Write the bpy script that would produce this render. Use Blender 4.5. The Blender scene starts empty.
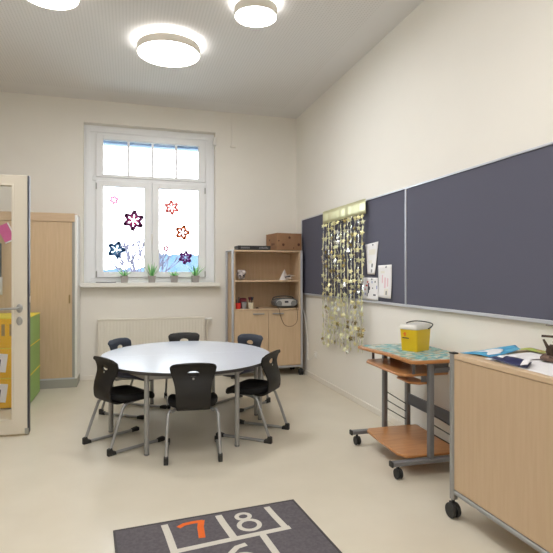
import bpy, bmesh, math, random
from mathutils import Vector, Matrix, Euler
random.seed(7)
sc = bpy.context.scene
COL = sc.collection
PI = math.pi

# ------------------------------------------------------------------ helpers
class MB:
    def __init__(s): s.v = []; s.f = []; s.m = []; s.M = Matrix.Identity(4); s.mi = 0
    def add(s, vs, fs, mi=None):
        b = len(s.v); mi = s.mi if mi is None else mi
        s.v += [s.M @ Vector(v) for v in vs]
        for f in fs: s.f.append([b + i for i in f]); s.m.append(mi)
        return s
    def box(s, x0, x1, y0, y1, z0, z1, mi=None):
        vs = [(x, y, z) for x in (x0, x1) for y in (y0, y1) for z in (z0, z1)]
        return s.add(vs, [(0,1,3,2),(4,6,7,5),(0,4,5,1),(2,3,7,6),(0,2,6,4),(1,5,7,3)], mi)
    def prism(s, poly, z0, z1, mi=None):
        n = len(poly)
        vs = [(x, y, z0) for x, y in poly] + [(x, y, z1) for x, y in poly]
        fs = [tuple(range(n))[::-1], tuple(range(n, 2*n))] + [(i, (i+1) % n, n+(i+1) % n, n+i) for i in range(n)]
        return s.add(vs, fs, mi)
    def tube(s, path, r, n=10, mi=None, closed=False, cap=True):
        P = [Vector(p) for p in path]; k = len(P); rs = r if isinstance(r, (list, tuple)) else [r]*k
        vs = []; up = None
        for i, p in enumerate(P):
            if closed: t = P[(i+1) % k] - P[i-1]
            else: t = P[min(i+1, k-1)] - P[max(i-1, 0)]
            t.normalize()
            if up is None:
                up = Vector((0, 0, 1)) if abs(t.z) < .9 else Vector((1, 0, 0))
            a = (up - t*up.dot(t)); a.normalize(); up = a; b = t.cross(a)
            for j in range(n):
                w = 2*PI*j/n; vs.append(p + (a*math.cos(w) + b*math.sin(w))*rs[i])
        fs = []
        for i in range(k if closed else k-1):
            i2 = (i+1) % k
            for j in range(n): fs.append((i*n+j, i*n+(j+1) % n, i2*n+(j+1) % n, i2*n+j))
        if cap and not closed: fs += [tuple(range(n))[::-1], tuple((k-1)*n+j for j in range(n))]
        return s.add(vs, fs, mi)
    def lathe(s, prof, c=(0,0,0), n=32, mi=None, cap=True):
        vs = []; k = len(prof)
        for r, z in prof:
            for j in range(n): w = 2*PI*j/n; vs.append((c[0]+r*math.cos(w), c[1]+r*math.sin(w), c[2]+z))
        fs = [(i*n+j, i*n+(j+1) % n, (i+1)*n+(j+1) % n, (i+1)*n+j) for i in range(k-1) for j in range(n)]
        if cap:
            if prof[0][0] > 1e-5: fs.append(tuple(range(n))[::-1])
            if prof[-1][0] > 1e-5: fs.append(tuple((k-1)*n+j for j in range(n)))
        return s.add(vs, fs, mi)
    def sheet(s, fn, nu, nv, mi=None, th=0.0):
        vs = [fn(i/nu, j/nv) for j in range(nv+1) for i in range(nu+1)]
        fs = [(j*(nu+1)+i, j*(nu+1)+i+1, (j+1)*(nu+1)+i+1, (j+1)*(nu+1)+i) for j in range(nv) for i in range(nu)]
        return s.add(vs, fs, mi)
    def build(s, name, mats, parent=None, smooth=35, bevel=0, solid=0, loc=None, rz=0, sub=0, bseg=2):
        me = bpy.data.meshes.new(name); me.from_pydata([tuple(v) for v in s.v], [], s.f)
        mats = mats if isinstance(mats, (list, tuple)) else [mats]
        for m in mats: me.materials.append(m)
        for p, mi in zip(me.polygons, s.m): p.material_index = mi
        bm = bmesh.new(); bm.from_mesh(me)
        bmesh.ops.remove_doubles(bm, verts=bm.verts, dist=1e-6)
        if not solid: bmesh.ops.recalc_face_normals(bm, faces=bm.faces)
        bm.to_mesh(me); bm.free()
        if smooth:
            for p in me.polygons: p.use_smooth = True
            me.set_sharp_from_angle(angle=math.radians(smooth))
        o = bpy.data.objects.new(name, me); COL.objects.link(o)
        if parent: o.parent = parent
        if loc: o.location = loc
        if rz: o.rotation_euler.z = rz
        if sub:
            q = o.modifiers.new('sub', 'SUBSURF'); q.levels = sub; q.render_levels = sub
        if solid:
            q = o.modifiers.new('solid', 'SOLIDIFY'); q.thickness = solid; q.offset = 0
        if bevel:
            q = o.modifiers.new('bev', 'BEVEL'); q.width = bevel; q.segments = bseg; q.limit_method = 'ANGLE'; q.angle_limit = math.radians(40)
            q.harden_normals = False
        return o

def tag(o, label=None, cat=None, group=None, kind=None):
    if label: o['label'] = label
    if cat: o['category'] = cat
    if group: o['group'] = group
    if kind: o['kind'] = kind
    return o
def empty(name, loc=(0,0,0), rz=0, parent=None):
    o = bpy.data.objects.new(name, None); COL.objects.link(o); o.location = loc; o.rotation_euler.z = rz
    o.empty_display_size = .1
    if parent: o.parent = parent
    return o
def copy_tree(o, parent=None):
    c = o.copy(); COL.objects.link(c)
    if parent: c.parent = parent
    for ch in list(o.children): copy_tree(ch, c)
    return c
def fillet(pts, r=.02, n=5):
    P = [Vector(p) for p in pts]; out = [P[0]]
    for i in range(1, len(P)-1):
        a, b, c = P[i-1], P[i], P[i+1]
        d1 = (a-b); d2 = (c-b); q = min(r, d1.length*.45, d2.length*.45)
        p1 = b + d1.normalized()*q; p2 = b + d2.normalized()*q
        for k in range(n+1):
            t = k/n; out.append(p1*(1-t)**2 + b*2*t*(1-t) + p2*t*t)
    out.append(P[-1]); return out
def smooth_path(pts, n=6):
    P = [Vector(p) for p in pts]; out = []
    for i in range(len(P)-1):
        p0 = P[max(i-1, 0)]; p1 = P[i]; p2 = P[i+1]; p3 = P[min(i+2, len(P)-1)]
        for k in range(n):
            t = k/n
            out.append(.5*((2*p1) + (p2-p0)*t + (2*p0-5*p1+4*p2-p3)*t*t + (3*p1-p0-3*p2+p3)*t**3))
    out.append(P[-1]); return out

# ------------------------------------------------------------------ materials
def mat(name, col, rough=.5, metal=0.0, spec=.5, var=0, vscale=8, stretch=(1,1,1), col2=None, bump=0, bscale=200, emit=None, estr=0, coat=0, wmin=.35, wmax=.65):
    m = bpy.data.materials.new(name); m.use_nodes = True; nt = m.node_tree; b = nt.nodes['Principled BSDF']
    b.inputs['Base Color'].default_value = (*col, 1); b.inputs['Roughness'].default_value = rough
    b.inputs['Metallic'].default_value = metal; b.inputs['Specular IOR Level'].default_value = spec
    if coat: b.inputs['Coat Weight'].default_value = coat; b.inputs['Coat Roughness'].default_value = .2
    if emit: b.inputs['Emission Color'].default_value = (*emit, 1); b.inputs['Emission Strength'].default_value = estr
    tc = nt.nodes.new('ShaderNodeTexCoord')
    mp = nt.nodes.new('ShaderNodeMapping'); mp.inputs['Scale'].default_value = stretch
    nt.links.new(tc.outputs['Object'], mp.inputs[0])
    if var or col2:
        nz = nt.nodes.new('ShaderNodeTexNoise'); nz.inputs['Scale'].default_value = vscale; nz.inputs['Detail'].default_value = 5
        nt.links.new(mp.outputs[0], nz.inputs[0])
        rp = nt.nodes.new('ShaderNodeValToRGB'); c2 = col2 or tuple(c*(1-var) for c in col)
        rp.color_ramp.elements[0].position = wmin; rp.color_ramp.elements[1].position = wmax
        rp.color_ramp.elements[0].color = (*c2, 1); rp.color_ramp.elements[1].color = (*col, 1)
        nt.links.new(nz.outputs[0], rp.inputs[0]); nt.links.new(rp.outputs[0], b.inputs['Base Color'])
    if bump:
        n2 = nt.nodes.new('ShaderNodeTexNoise'); n2.inputs['Scale'].default_value = bscale
        nt.links.new(mp.outputs[0], n2.inputs[0])
        bp = nt.nodes.new('ShaderNodeBump'); bp.inputs['Strength'].default_value = bump; bp.inputs['Distance'].default_value = .002
        nt.links.new(n2.outputs[0], bp.inputs['Height']); nt.links.new(bp.outputs[0], b.inputs['Normal'])
    return m
M = {}
M['wall'] = mat('wall_paint', (.83,.80,.74), .75, spec=.2, var=.03, vscale=1.2, bump=.15, bscale=150)
M['floor'] = mat('linoleum', (.66,.605,.495), .28, spec=.45, col2=(.63,.575,.465), vscale=3, bump=.02, bscale=60)
M['trim'] = mat('white_trim', (.80,.76,.69), .45)
M['frame'] = mat('window_paint', (.86,.87,.885), .35, bump=.05)
M['sill'] = mat('sill_laminate', (.84,.82,.77), .3)
M['door'] = mat('door_paint', (.74,.68,.575), .4, bump=.05)
M['gasket'] = mat('dark_edge', (.035,.035,.05), .5)
M['steel'] = mat('brushed_steel', (.42,.42,.41), .38, metal=.85)
M['silver'] = mat('silver_lacquer', (.34,.34,.335), .42, metal=.45)
M['alu'] = mat('aluminium', (.55,.57,.62), .38, metal=.5)
M['dsilver'] = mat('dark_silver', (.20,.20,.21), .42, metal=.4)
M['darkbeam'] = mat('dark_grey_metal', (.10,.105,.12), .5, metal=.2)
M['birch'] = mat('birch_veneer', (.55,.405,.265), .42, spec=.35, col2=(.52,.375,.24), vscale=5, stretch=(9,9,.7))
M['birch_pale'] = mat('birch_pale_veneer', (.61,.45,.295), .42, spec=.35, col2=(.565,.41,.26), vscale=5, stretch=(9,9,.7))
M['birch_h'] = mat('birch_horizontal', (.63,.47,.31), .4, spec=.35, col2=(.58,.42,.27), vscale=5, stretch=(9,.7,9))
M['birch_edge'] = mat('birch_edge', (.60,.44,.29), .45, col2=(.56,.40,.26), vscale=5, stretch=(1,9,9))
M['beech'] = mat('beech_board', (.50,.235,.085), .35, spec=.4, col2=(.40,.17,.055), vscale=6, stretch=(1,8,8), coat=.2)
M['plinth'] = mat('grey_plinth', (.33,.325,.29), .5)
M['black'] = mat('black_rubber', (.018,.018,.018), .55)
M['shell'] = mat('charcoal_shell', (.021,.0195,.018), .55, spec=.25, bump=.1, bscale=300)
M['seat'] = mat('black_seat', (.009,.009,.010), .65, spec=.25, bump=.1, bscale=300)
M['navyshell'] = mat('slate_shell', (.032,.038,.055), .5, spec=.35)
M['navyseat'] = mat('navy_seat', (.024,.028,.065), .5)
M['tabletop'] = mat('white_laminate', (.62,.665,.75), .22, spec=.55, var=.02, vscale=40)  # white top; bluish cast of the window's reflection is put into the base colour
M['tabedge'] = mat('dark_edge_band', (.035,.033,.035), .5)
M['board'] = mat('pinboard_fabric', (.112,.112,.150), .85, spec=.2, var=.05, vscale=300, bump=.25, bscale=500)
M['boardframe'] = mat('board_frame', (.60,.61,.66), .35, metal=.4)
M['radiator'] = mat('radiator_enamel', (.78,.735,.65), .4)
M['white'] = mat('white_plastic', (.80,.79,.76), .4)
M['paper'] = mat('paper', (.82,.80,.80), .8)
M['yellow'] = mat('yellow_plastic', (.74,.50,.01), .35)
M['redmark'] = mat('red_print', (.75,.18,.02), .6)
M['lid'] = mat('milky_lid', (.74,.72,.66), .4)
M['ydrawer'] = mat('yellow_front', (.80,.44,.012), .5)
M['yseam'] = mat('yellow_seam', (.80,.66,.06), .5)
M['green'] = mat('green_panel', (.27,.44,.12), .5)
M['slot'] = mat('slot_grey', (.33,.23,.09), .6)
M['card'] = mat('cardboard', (.34,.185,.095), .8, col2=(.29,.15,.075), vscale=8)
M['carddark'] = mat('card_print', (.10,.035,.02), .8)
M['binder'] = mat('black_binder', (.025,.025,.027), .4)
M['glyph'] = mat('grey_print', (.25,.25,.25), .6)
M['red'] = mat('red_plastic', (.65,.03,.02), .35)
M['maroon'] = mat('maroon_fabric', (.16,.02,.03), .7)
M['cream'] = mat('cream_ceramic', (.66,.60,.45), .4)
M['jar'] = mat('smoky_plastic', (.30,.29,.29), .25)
M['inkdark'] = mat('dark_ink', (.03,.03,.05), .6)
M['ink_red'] = mat('red_ink', (.55,.12,.12), .6)
M['ink_pink'] = mat('pink_ink', (.75,.50,.55), .7)
M['ink_yellow'] = mat('yellow_ink', (.78,.74,.66), .7)
M['ink_blue'] = mat('blue_ink', (.30,.32,.55), .7)
M['leaf'] = mat('succulent_leaf', (.16,.52,.16), .4, col2=(.10,.38,.12), vscale=30)
M['leaftip'] = mat('leaf_light', (.36,.72,.28), .4)
M['pot'] = mat('grey_pot', (.40,.37,.35), .75, var=.15, vscale=60)
M['soil'] = mat('soil', (.05,.035,.025), .95)
M['foil_gold'] = mat('gold_foil', (.80,.74,.40), .3, metal=.55)
M['foil_pale'] = mat('pale_gold_foil', (.72,.71,.44), .35, metal=.45)
M['foil_silver'] = mat('silver_foil', (.85,.88,.82), .2, metal=.8)
M['foil_dark'] = mat('bronze_foil', (.30,.24,.10), .25, metal=.8)
M['rug'] = mat('rug_grey', (.135,.122,.132), .95, spec=.1, col2=(.105,.095,.105), vscale=60, bump=.5, bscale=700)
M['rugedge'] = mat('rug_binding', (.085,.078,.08), .95, spec=.1)
M['rugwhite'] = mat('rug_white', (.62,.585,.52), .95, spec=.1, var=.08, vscale=150)
M['rugorange'] = mat('rug_orange', (.72,.15,.035), .95, spec=.1, var=.08, vscale=150)
M['radio_face'] = mat('radio_silver', (.62,.62,.62), .3, metal=.4)
M['radio_dark'] = mat('radio_grey', (.10,.10,.10), .4)
M['mesh'] = mat('speaker_mesh', (.20,.20,.20), .5)
M['paleclay'] = mat('pale_crochet', (.70,.64,.62), .8, col2=(.28,.24,.24), vscale=25)
M['wax'] = mat('pale_paper', (.76,.70,.66), .7)
M['bark'] = mat('charred_wood', (.035,.022,.016), .8, col2=(.09,.055,.035), vscale=30, bump=.6, bscale=60)
M['brownbase'] = mat('bark_slab', (.17,.10,.07), .85, col2=(.07,.045,.035), vscale=40, bump=.6, bscale=80)
M['greystick'] = mat('weathered_stick', (.22,.20,.18), .8)
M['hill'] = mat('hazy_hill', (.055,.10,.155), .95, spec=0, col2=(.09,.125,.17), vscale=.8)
M['treebark'] = mat('pale_bark', (.075,.07,.095), .95, spec=0)
M['ground'] = mat('outside_ground', (.45,.50,.50), .95, spec=0)
M['shutter'] = mat('shutter_grey', (.12,.17,.25), .6)
M['corridor'] = mat('corridor_paint', (.75,.72,.66), .8)
M['pink'] = mat('pink_card', (.62,.10,.30), .6)
M['greyfelt'] = mat('grey_felt', (.10,.11,.11), .9)
M['palebag'] = mat('pale_bag', (.55,.55,.52), .8)

def cloth_mat(name, cols, scale=9):
    m = bpy.data.materials.new(name); m.use_nodes = True; nt = m.node_tree; b = nt.nodes['Principled BSDF']
    b.inputs['Roughness'].default_value = .5
    tc = nt.nodes.new('ShaderNodeTexCoord'); vo = nt.nodes.new('ShaderNodeTexVoronoi'); vo.inputs['Scale'].default_value = scale
    mp = nt.nodes.new('ShaderNodeMapping'); mp.inputs['Scale'].default_value = (1.0, 1.8, 1); mp.inputs['Rotation'].default_value = (0,0,.5)
    nt.links.new(tc.outputs['Object'], mp.inputs[0]); nt.links.new(mp.outputs[0], vo.inputs['Vector'])
    rp = nt.nodes.new('ShaderNodeValToRGB'); rp.color_ramp.interpolation = 'CONSTANT'
    e = rp.color_ramp.elements
    for i, c in enumerate(cols):
        el = e[i] if i < 2 else e.new(i/len(cols))
        el.position = i/len(cols); el.color = (*c, 1)
    sp = nt.nodes.new('ShaderNodeSeparateColor'); nt.links.new(vo.outputs['Color'], sp.inputs[0])
    nt.links.new(sp.outputs[0], rp.inputs[0]); nt.links.new(rp.outputs[0], b.inputs['Base Color'])
    return m
M['oilcloth'] = cloth_mat('leafy_oilcloth', [(.10,.34,.36),(.55,.60,.55),(.20,.45,.46),(.42,.35,.20),(.08,.26,.30),(.60,.58,.50),(.30,.50,.47)], 26)
M['seapic'] = cloth_mat('sea_picture', [(.04,.27,.52),(.07,.38,.62),(.05,.30,.55),(.10,.42,.62)], 12)
M['leafpic'] = cloth_mat('leaf_picture', [(.24,.36,.05),(.42,.50,.08),(.36,.26,.08),(.30,.42,.07)], 20)
M['navypaper'] = mat('navy_paper', (.022,.025,.085), .35)

def glass():
    m = bpy.data.materials.new('pane_glass'); m.use_nodes = True; nt = m.node_tree; nt.nodes.clear()
    out = nt.nodes.new('ShaderNodeOutputMaterial'); mx = nt.nodes.new('ShaderNodeMixShader')
    tr = nt.nodes.new('ShaderNodeBsdfTransparent'); tr.inputs[0].default_value = (.96,.97,.97,1)
    gl = nt.nodes.new('ShaderNodeBsdfGlossy'); gl.inputs['Roughness'].default_value = .02
    fr = nt.nodes.new('ShaderNodeFresnel'); fr.inputs[0].default_value = 1.35
    nt.links.new(fr.outputs[0], mx.inputs[0]); nt.links.new(tr.outputs[0], mx.inputs[1]); nt.links.new(gl.outputs[0], mx.inputs[2])
    nt.links.new(mx.outputs[0], out.inputs[0]); return m
M['glass'] = glass()
def film(name, col, a):
    a = min(.95, a+.15)
    m = bpy.data.materials.new(name); m.use_nodes = True; nt = m.node_tree; nt.nodes.clear()
    out = nt.nodes.new('ShaderNodeOutputMaterial'); mx = nt.nodes.new('ShaderNodeMixShader'); mx.inputs[0].default_value = a
    tr = nt.nodes.new('ShaderNodeBsdfTransparent'); tr.inputs[0].default_value = (*[min(1, .5+.5*c) for c in col], 1)
    df = nt.nodes.new('ShaderNodeBsdfDiffuse'); df.inputs[0].default_value = (*col, 1)
    nt.links.new(tr.outputs[0], mx.inputs[1]); nt.links.new(df.outputs[0], mx.inputs[2]); nt.links.new(mx.outputs[0], out.inputs[0]); return m

def ceiling_mat():
    m = bpy.data.materials.new('perforated_ceiling'); m.use_nodes = True; nt = m.node_tree; b = nt.nodes['Principled BSDF']
    b.inputs['Roughness'].default_value = .85; b.inputs['Specular IOR Level'].default_value = .1
    tc = nt.nodes.new('ShaderNodeTexCoord'); sx = nt.nodes.new('ShaderNodeSeparateXYZ'); nt.links.new(tc.outputs['Object'], sx.inputs[0])
    def mth(op, a, bb=None, v=None):
        n = nt.nodes.new('ShaderNodeMath'); n.operation = op
        nt.links.new(a, n.inputs[0])
        if bb is not None: nt.links.new(bb, n.inputs[1])
        elif v is not None: n.inputs[1].default_value = v
        return n.outputs[0]
    P = 2*PI/.028
    s1 = mth('SINE', mth('MULTIPLY', sx.outputs[0], v=P)); s2 = mth('SINE', mth('MULTIPLY', sx.outputs[1], v=P))
    pr = mth('ADD', s1, s2); hole = mth('GREATER_THAN', pr, v=1.25)
    inx = mth('LESS_THAN', sx.outputs[0], v=1.97); iny = mth('LESS_THAN', sx.outputs[1], v=6.35)
    hole = mth('MULTIPLY', mth('MULTIPLY', hole, inx), iny)
    mx = nt.nodes.new('ShaderNodeMix'); mx.data_type = 'RGBA'
    mx.inputs['A'].default_value = (.74,.72,.705,1); mx.inputs['B'].default_value = (.60,.585,.56,1)
    nt.links.new(hole, mx.inputs['Factor']); nt.links.new(mx.outputs['Result'], b.inputs['Base Color']); return m
M['ceiling'] = ceiling_mat()
def emis(name, col, s):
    m = bpy.data.materials.new(name); m.use_nodes = True; nt = m.node_tree; nt.nodes.clear()
    out = nt.nodes.new('ShaderNodeOutputMaterial'); e = nt.nodes.new('ShaderNodeEmission'); e.inputs[0].default_value = (*col, 1); e.inputs[1].default_value = s
    nt.links.new(e.outputs[0], out.inputs[0]); return m
LAMP = 30.0
M['diffuser'] = emis('lamp_diffuser', (.985,.985,.99), LAMP)
M['uplight'] = emis('lamp_uplight', (1,.95,.86), 9.0)

# ------------------------------------------------------------------ room
RX, BY, LX, FY, CH = 2.27, 6.71, -1.75, -2.4, 3.53
def struct(o, lab=None): return tag(o, lab, None, None, 'structure')
struct(MB().box(LX-1.5, RX+.3, FY-.3, BY+.5, -.2, 0).build('floor', M['floor'], smooth=0), 'cream linoleum floor')
struct(MB().box(LX-1.5, RX+.3, FY-.3, BY+.5, CH, CH+.2).build('ceiling', M['ceiling'], smooth=0), 'white perforated acoustic ceiling')
WX0, WX1, WZ0, WZ1 = -.55, 1.12, 1.20, 3.245
w = MB()
w.box(LX-1.5, WX0, BY, BY+.4, 0, CH); w.box(WX1, RX+.3, BY, BY+.4, 0, CH); w.box(WX0, WX1, BY, BY+.4, 0, WZ0-.035); w.box(WX0, WX1, BY, BY+.4, WZ1, CH)
struct(w.build('wall_back', M['wall'], smooth=0), 'cream wall with the window')
struct(MB().box(RX, RX+.3, FY-.3, BY, 0, CH).build('wall_right', M['wall'], smooth=0), 'long cream wall with the pinboards')
DY0, DY1 = 3.62, 4.60
w = MB(); w.box(LX-.2, LX, FY, DY0, 0, CH); w.box(LX-.2, LX, DY1, BY, 0, CH); w.box(LX-.2, LX, DY0, DY1, 2.2, CH)
struct(w.build('wall_left', M['wall'], smooth=0), 'cream wall with the doorway')
struct(MB().box(LX-1.5, RX, FY-.3, FY, 0, CH).build('wall_front', M['wall'], smooth=0), 'cream wall behind the viewer')
struct(MB().box(LX-1.5, LX-1.4, FY, BY, 0, CH).build('wall_corridor', M['corridor'], smooth=0), 'pale corridor wall beyond the doorway')
struct(MB().box(RX-.014, RX, FY, BY, 0, .055).build('baseboard_right', M['trim'], bevel=.003), 'low white skirting')
struct(MB().box(LX, RX-.014, BY-.014, BY, 0, .055).build('baseboard_back', M['trim'], bevel=.003), 'low white skirting')
struct(MB().box(LX, LX+.014, DY1+.06, BY-.014, 0, .055).build('baseboard_left', M['trim'], bevel=.003), 'low white skirting')
w = MB(); w.box(LX-.2, LX+.012, DY0-.06, DY0, 0, 2.26); w.box(LX-.2, LX+.012, DY1, DY1+.06, 0, 2.26); w.box(LX-.2, LX+.012, DY0, DY1, 2.2, 2.26)
struct(w.build('trim_1', M['trim'], bevel=.004), 'white door casing')
# sill
s = MB(); s.box(-.583, 1.165, 6.595, BY, 1.167, 1.222); s.box(WX0, WX1, BY, 6.82, 1.167, 1.222)
struct(s.build('trim_2', M['sill'], bevel=.008), 'white window sill board')

# window
win = empty('window_1', (0, 6.81, 0)); struct(win, 'white wooden window with a four-light top and two casements')
def ring(mb, x0, x1, z0, z1, tw, y0, y1, tb=None, tt=None):
    tb = tb or tw; tt = tt or tw
    mb.box(x0, x0+tw, y0, y1, z0, z1); mb.box(x1-tw, x1, y0, y1, z0, z1)
    mb.box(x0+tw, x1-tw, y0, y1, z0, z0+tb); mb.box(x0+tw, x1-tw, y0, y1, z1-tt, z1)
f = MB(); ring(f, WX0-.03, WX1+.03, 1.20, 3.27, .19, .02, .10, .09, .15)
f.box(WX0+.1, WX1-.1, .005, .09, 2.535, 2.60); f.box(.265, .315, .01, .10, 1.24, 2.55)
ring(f, WX0+.02, WX1-.02, 1.235, 3.21, .05, .008, .03)
f.build('window_frame', M['frame'], win, bevel=.005)
def sash(name, x0, x1, z0, z1, tw, tb, tt, mun=()):
    g = MB(); ring(g, x0, x1, z0, z1, tw, -.022, .04, tb, tt)
    ring(g, x0+tw-.012, x1-tw+.012, z0+tb-.012, z1-tt+.012, .012, -.012, .03)
    o = g.build(name, M['frame'], win, bevel=.004)
    MB().box(x0+tw-.005, x1-tw+.005, .012, .018, z0+tb-.005, z1-tt+.005).build('window_pane', M['glass'], o, smooth=0)
    for mx in mun: MB().box(mx-.015, mx+.015, -.010, .03, z0+tb, z1-tt).build('glazing_bar', M['frame'], o, bevel=.003)
    return o
sash('casement', -.405, .285, 1.29, 2.535, .088, .072, .07)
sash('casement', .297, .995, 1.29, 2.535, .088, .072, .07)
sash('top_light', -.405, .995, 2.58, 3.13, .088, .04, .065, (-.006, .300, .607))
for hx, hz in ((-.40, 2.46), (-.40, 1.33), (.99, 2.46), (.99, 1.33)):
    MB().tube([(hx, -.03, hz-.04), (hx, -.03, hz+.04)], .008).build('hinge', M['steel'], win)
hd = MB(); hd.box(.278, .304, -.032, -.022, 1.78, 1.86); hd.tube(fillet([(.291, -.03, 1.82), (.291, -.06, 1.82), (.291, -.06, 1.72)], .01), .007)
hd.build('window_handle', M['white'], win)
MB().box(WX0-.05, WX1+.05, .16, .30, 3.06, 3.25).build('shutter_box', M['shutter'], win, bevel=.01)
# sensor and cable trunking
tag(MB().box(1.085, 1.125, 6.66, 6.709, 3.06, 3.17).build('window_sensor', M['white'], bevel=.006), 'small white sensor box at the upper corner of the window', 'sensor')
ct = MB(); ct.box(1.335, 1.385, 6.694, 6.71, 3.08, 3.50)
c_ = ct.build('cable_trunking', M['wall'], bevel=.003); tag(c_, 'short cream cable duct running down from the ceiling beside the window', 'cable duct')
MB().box(1.325, 1.395, 6.690, 6.711, 3.055, 3.085).build('end_cap', M['trim'], c_, bevel=.003)

# outside
g = MB(); g.box(-60, 60, 9, 200, -4.2, -4)
struct(g.build('ground_outside', M['ground'], smooth=0), 'pale ground beyond the window')
def ridge(name, Y, prof, mt, lab):
    r = MB(); n = len(prof); vs = []
    for x, z in prof: vs += [(x, Y, -4), (x, Y, z), (x, Y+8, z*.8), (x, Y+8, -4)]
    fs = []
    for i in range(n-1):
        a = i*4; b = a+4
        fs += [(a, b, b+1, a+1), (a+1, b+1, b+2, a+2), (a+2, b+2, b+3, a+3)]
    fs += [(0,1,2,3), tuple((n-1)*4+k for k in (3,2,1,0))]
    r.add(vs, fs); return struct(r.build(name, mt, smooth=60), lab)
prof = []
x = -14
while x < 16:
    base = 1.62 if x < .9 else (1.75+ (x-.9)*.9 if x < 2.0 else 2.75)
    prof.append((x, base + random.uniform(-.12, .22))); x += .28
ridge('hill_outside', 40, prof, M['hill'], 'hazy blue wooded slope beyond the window')
def bare_tree(x, y, h, lab):
    t = MB(); rnd = random.Random(int(x*100)+3)
    def br(p, d, L, r, k):
        q = p + d*L; t.tube([p, p.lerp(q, .5)+Vector((rnd.uniform(-.03,.03)*L, 0, 0)), q], [r, r*.8, r*.6], 5)
        if k > 0:
            for _ in range(3):
                nd = (d + Vector((rnd.uniform(-.55,.55), rnd.uniform(-.4,.4), rnd.uniform(-.05,.3)))).normalized()
                br(q, nd, L*.68, r*.6, k-1)
    br(Vector((x, y, -4)), Vector((0, 0, 1)), h*.36, .17, 4)
    return tag(t.build('bare_tree', M['treebark']), lab, 'tree', 'bare trees beyond the window')
bare_tree(.85, 30, 8.0, 'pale bare tree seen at the foot of the window pane beside the middle post')
bare_tree(1.05, 34, 7.6, 'slender pale bare tree behind the taller bare tree outside the window')

# ------------------------------------------------------------------ ceiling lamps
def lamp(x, y, r, lab):
    o = empty('ceiling_lamp', (x, y, CH)); tag(o, lab, 'lamp', 'round ceiling lamps')
    MB().lathe([(r, -.115), (r+.004, -.112), (r+.004, -.048), (r-.004, -.044)], n=64, cap=False).build('lamp_housing', M['trim'], o, solid=.004)
    MB().lathe([(r-.005, -.112), (r-.02, -.119), (0, -.122)], n=64).build('diffuser', M['diffuser'], o)
    u = MB(); u.lathe([(r*.86, -.045), (r*.86, -.03)], n=64)
    u.build('glow_ring', M['uplight'], o)
    MB().lathe([(r*.45, -.03), (r*.45, 0)], n=32).build('mounting_base', M['trim'], o)
    return o
lamp(.362, 4.835, .288, 'large round white ceiling lamp in front of the window')
lamp(.985, 3.93, .168, 'small round white ceiling lamp closest to the pinboard wall')
lamp(-.569, 4.06, .205, 'round white ceiling lamp cut off above the open glass door')
for (x, y, r) in ((.36, 2.0, .288), (.36, -.6, .288), (-1.0, 1.2, .17), (1.5, 1.0, .17), (1.5, -1.5, .17)):
    lamp(x, y, r, 'round white ceiling lamp over the unseen part of the room behind the viewer')

# ------------------------------------------------------------------ door
door = empty('door_1', (-.807, 4.56, 0)); struct(door, 'open cream door with a large glass panel')
W_ = .935
d = MB(); ring(d, -W_, 0, .015, 2.15, .108, 0, .045, .115, .078)
lf = d.build('door_leaf', M['door'], door, bevel=.003)
b = MB(); ring(b, -W_+.104, -.104, .128, 2.074, .012, -.008, .053); b.build('glazing_bead', M['door'], lf, bevel=.002)
MB().box(-W_+.10, -.10, .019, .026, .12, 2.08).build('glass_pane', M['glass'], door, smooth=0)
b = MB(); b.box(0, .012, -.004, .056, .02, 2.15); b.build('door_edge_seal', M['gasket'], door, bevel=.001)
b = MB(); b.box(-.02, .01, -.006, .05, .012, .06); b.build('edge_strip', M['plinth'], door)
h = MB(); h.lathe([(.026, 0), (.026, .006), (.02, .009)], n=24)
h.M = Matrix.Translation((-.060, -.001, 1.052)) @ Matrix.Rotation(PI/2, 4, 'X')
hh = MB(); hh.M = Matrix.Translation((-.060, 0, 1.052)) @ Matrix.Rotation(PI/2, 4, 'X') @ Matrix.Diagonal((1, 1.5, 1, 1))
hh.lathe([(.024, 0), (.024, .006), (.02, .009)], n=24); hh.M = Matrix.Identity(4)
hh.tube(fillet([(-.060, 0, 1.055), (-.060, -.055, 1.055), (-.20, -.055, 1.05)], .018), .0095, 12)
hh.build('door_handle', M['steel'], door)
kk = MB(); kk.M = Matrix.Translation((-.060, 0, .948)) @ Matrix.Rotation(PI/2, 4, 'X') @ Matrix.Diagonal((1, 1.6, 1, 1))
kk.lathe([(.023, 0), (.023, .005), (.018, .008)], n=24); kk.M = Matrix.Identity(4)
kk.box(-.064, -.056, -.011, 0, .925, .965)
kk.build('lock_plate', M['steel'], door)
lt = MB(); lt.box(.004, .016, .01, .035, 1.10, 1.15); lt.box(.002, .008, .008, .037, .98, 1.2); lt.build('latch', M['steel'], door)
for z in (.25, 1.9): MB().tube([(-W_-.002, .05, z-.05), (-W_-.002, .05, z+.05)], .01).build('hinge', M['steel'], door)

# ------------------------------------------------------------------ tall cupboard
cb = empty('tall_cupboard', (-.59, 6.33, 0)); tag(cb, 'tall birch-fronted cupboard with grey plinth in the corner left of the window', 'cupboard')
cx0 = -1.143
c = MB(); c.box(cx0, 0, .022, .37, .10, 2.045); c.build('body', M['birch_pale'], cb)
MB().box(-.024, .004, .0, .372, .10, 2.035).build('side_edge', M['white'], cb, bevel=.004)
MB().box(cx0, -.0245, -.006, .022, 1.948, 2.047).build('top_rail', M['birch_edge'], cb, bevel=.002)
MB().box(cx0, -.054, .002, .02, .108, 1.943).build('sliding_door', M['birch_pale'], cb, bevel=.002)
MB().box(-.052, -.0245, .002, .021, .118, 1.947).build('front_stile', M['plinth'], cb)
MB().box(cx0, .0, -.004, .36, 0, .10).build('plinth', M['plinth'], cb, bevel=.003)
MB().box(cx0, -.024, -.006, .003, .098, .116).build('track', M['alu'], cb)
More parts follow.
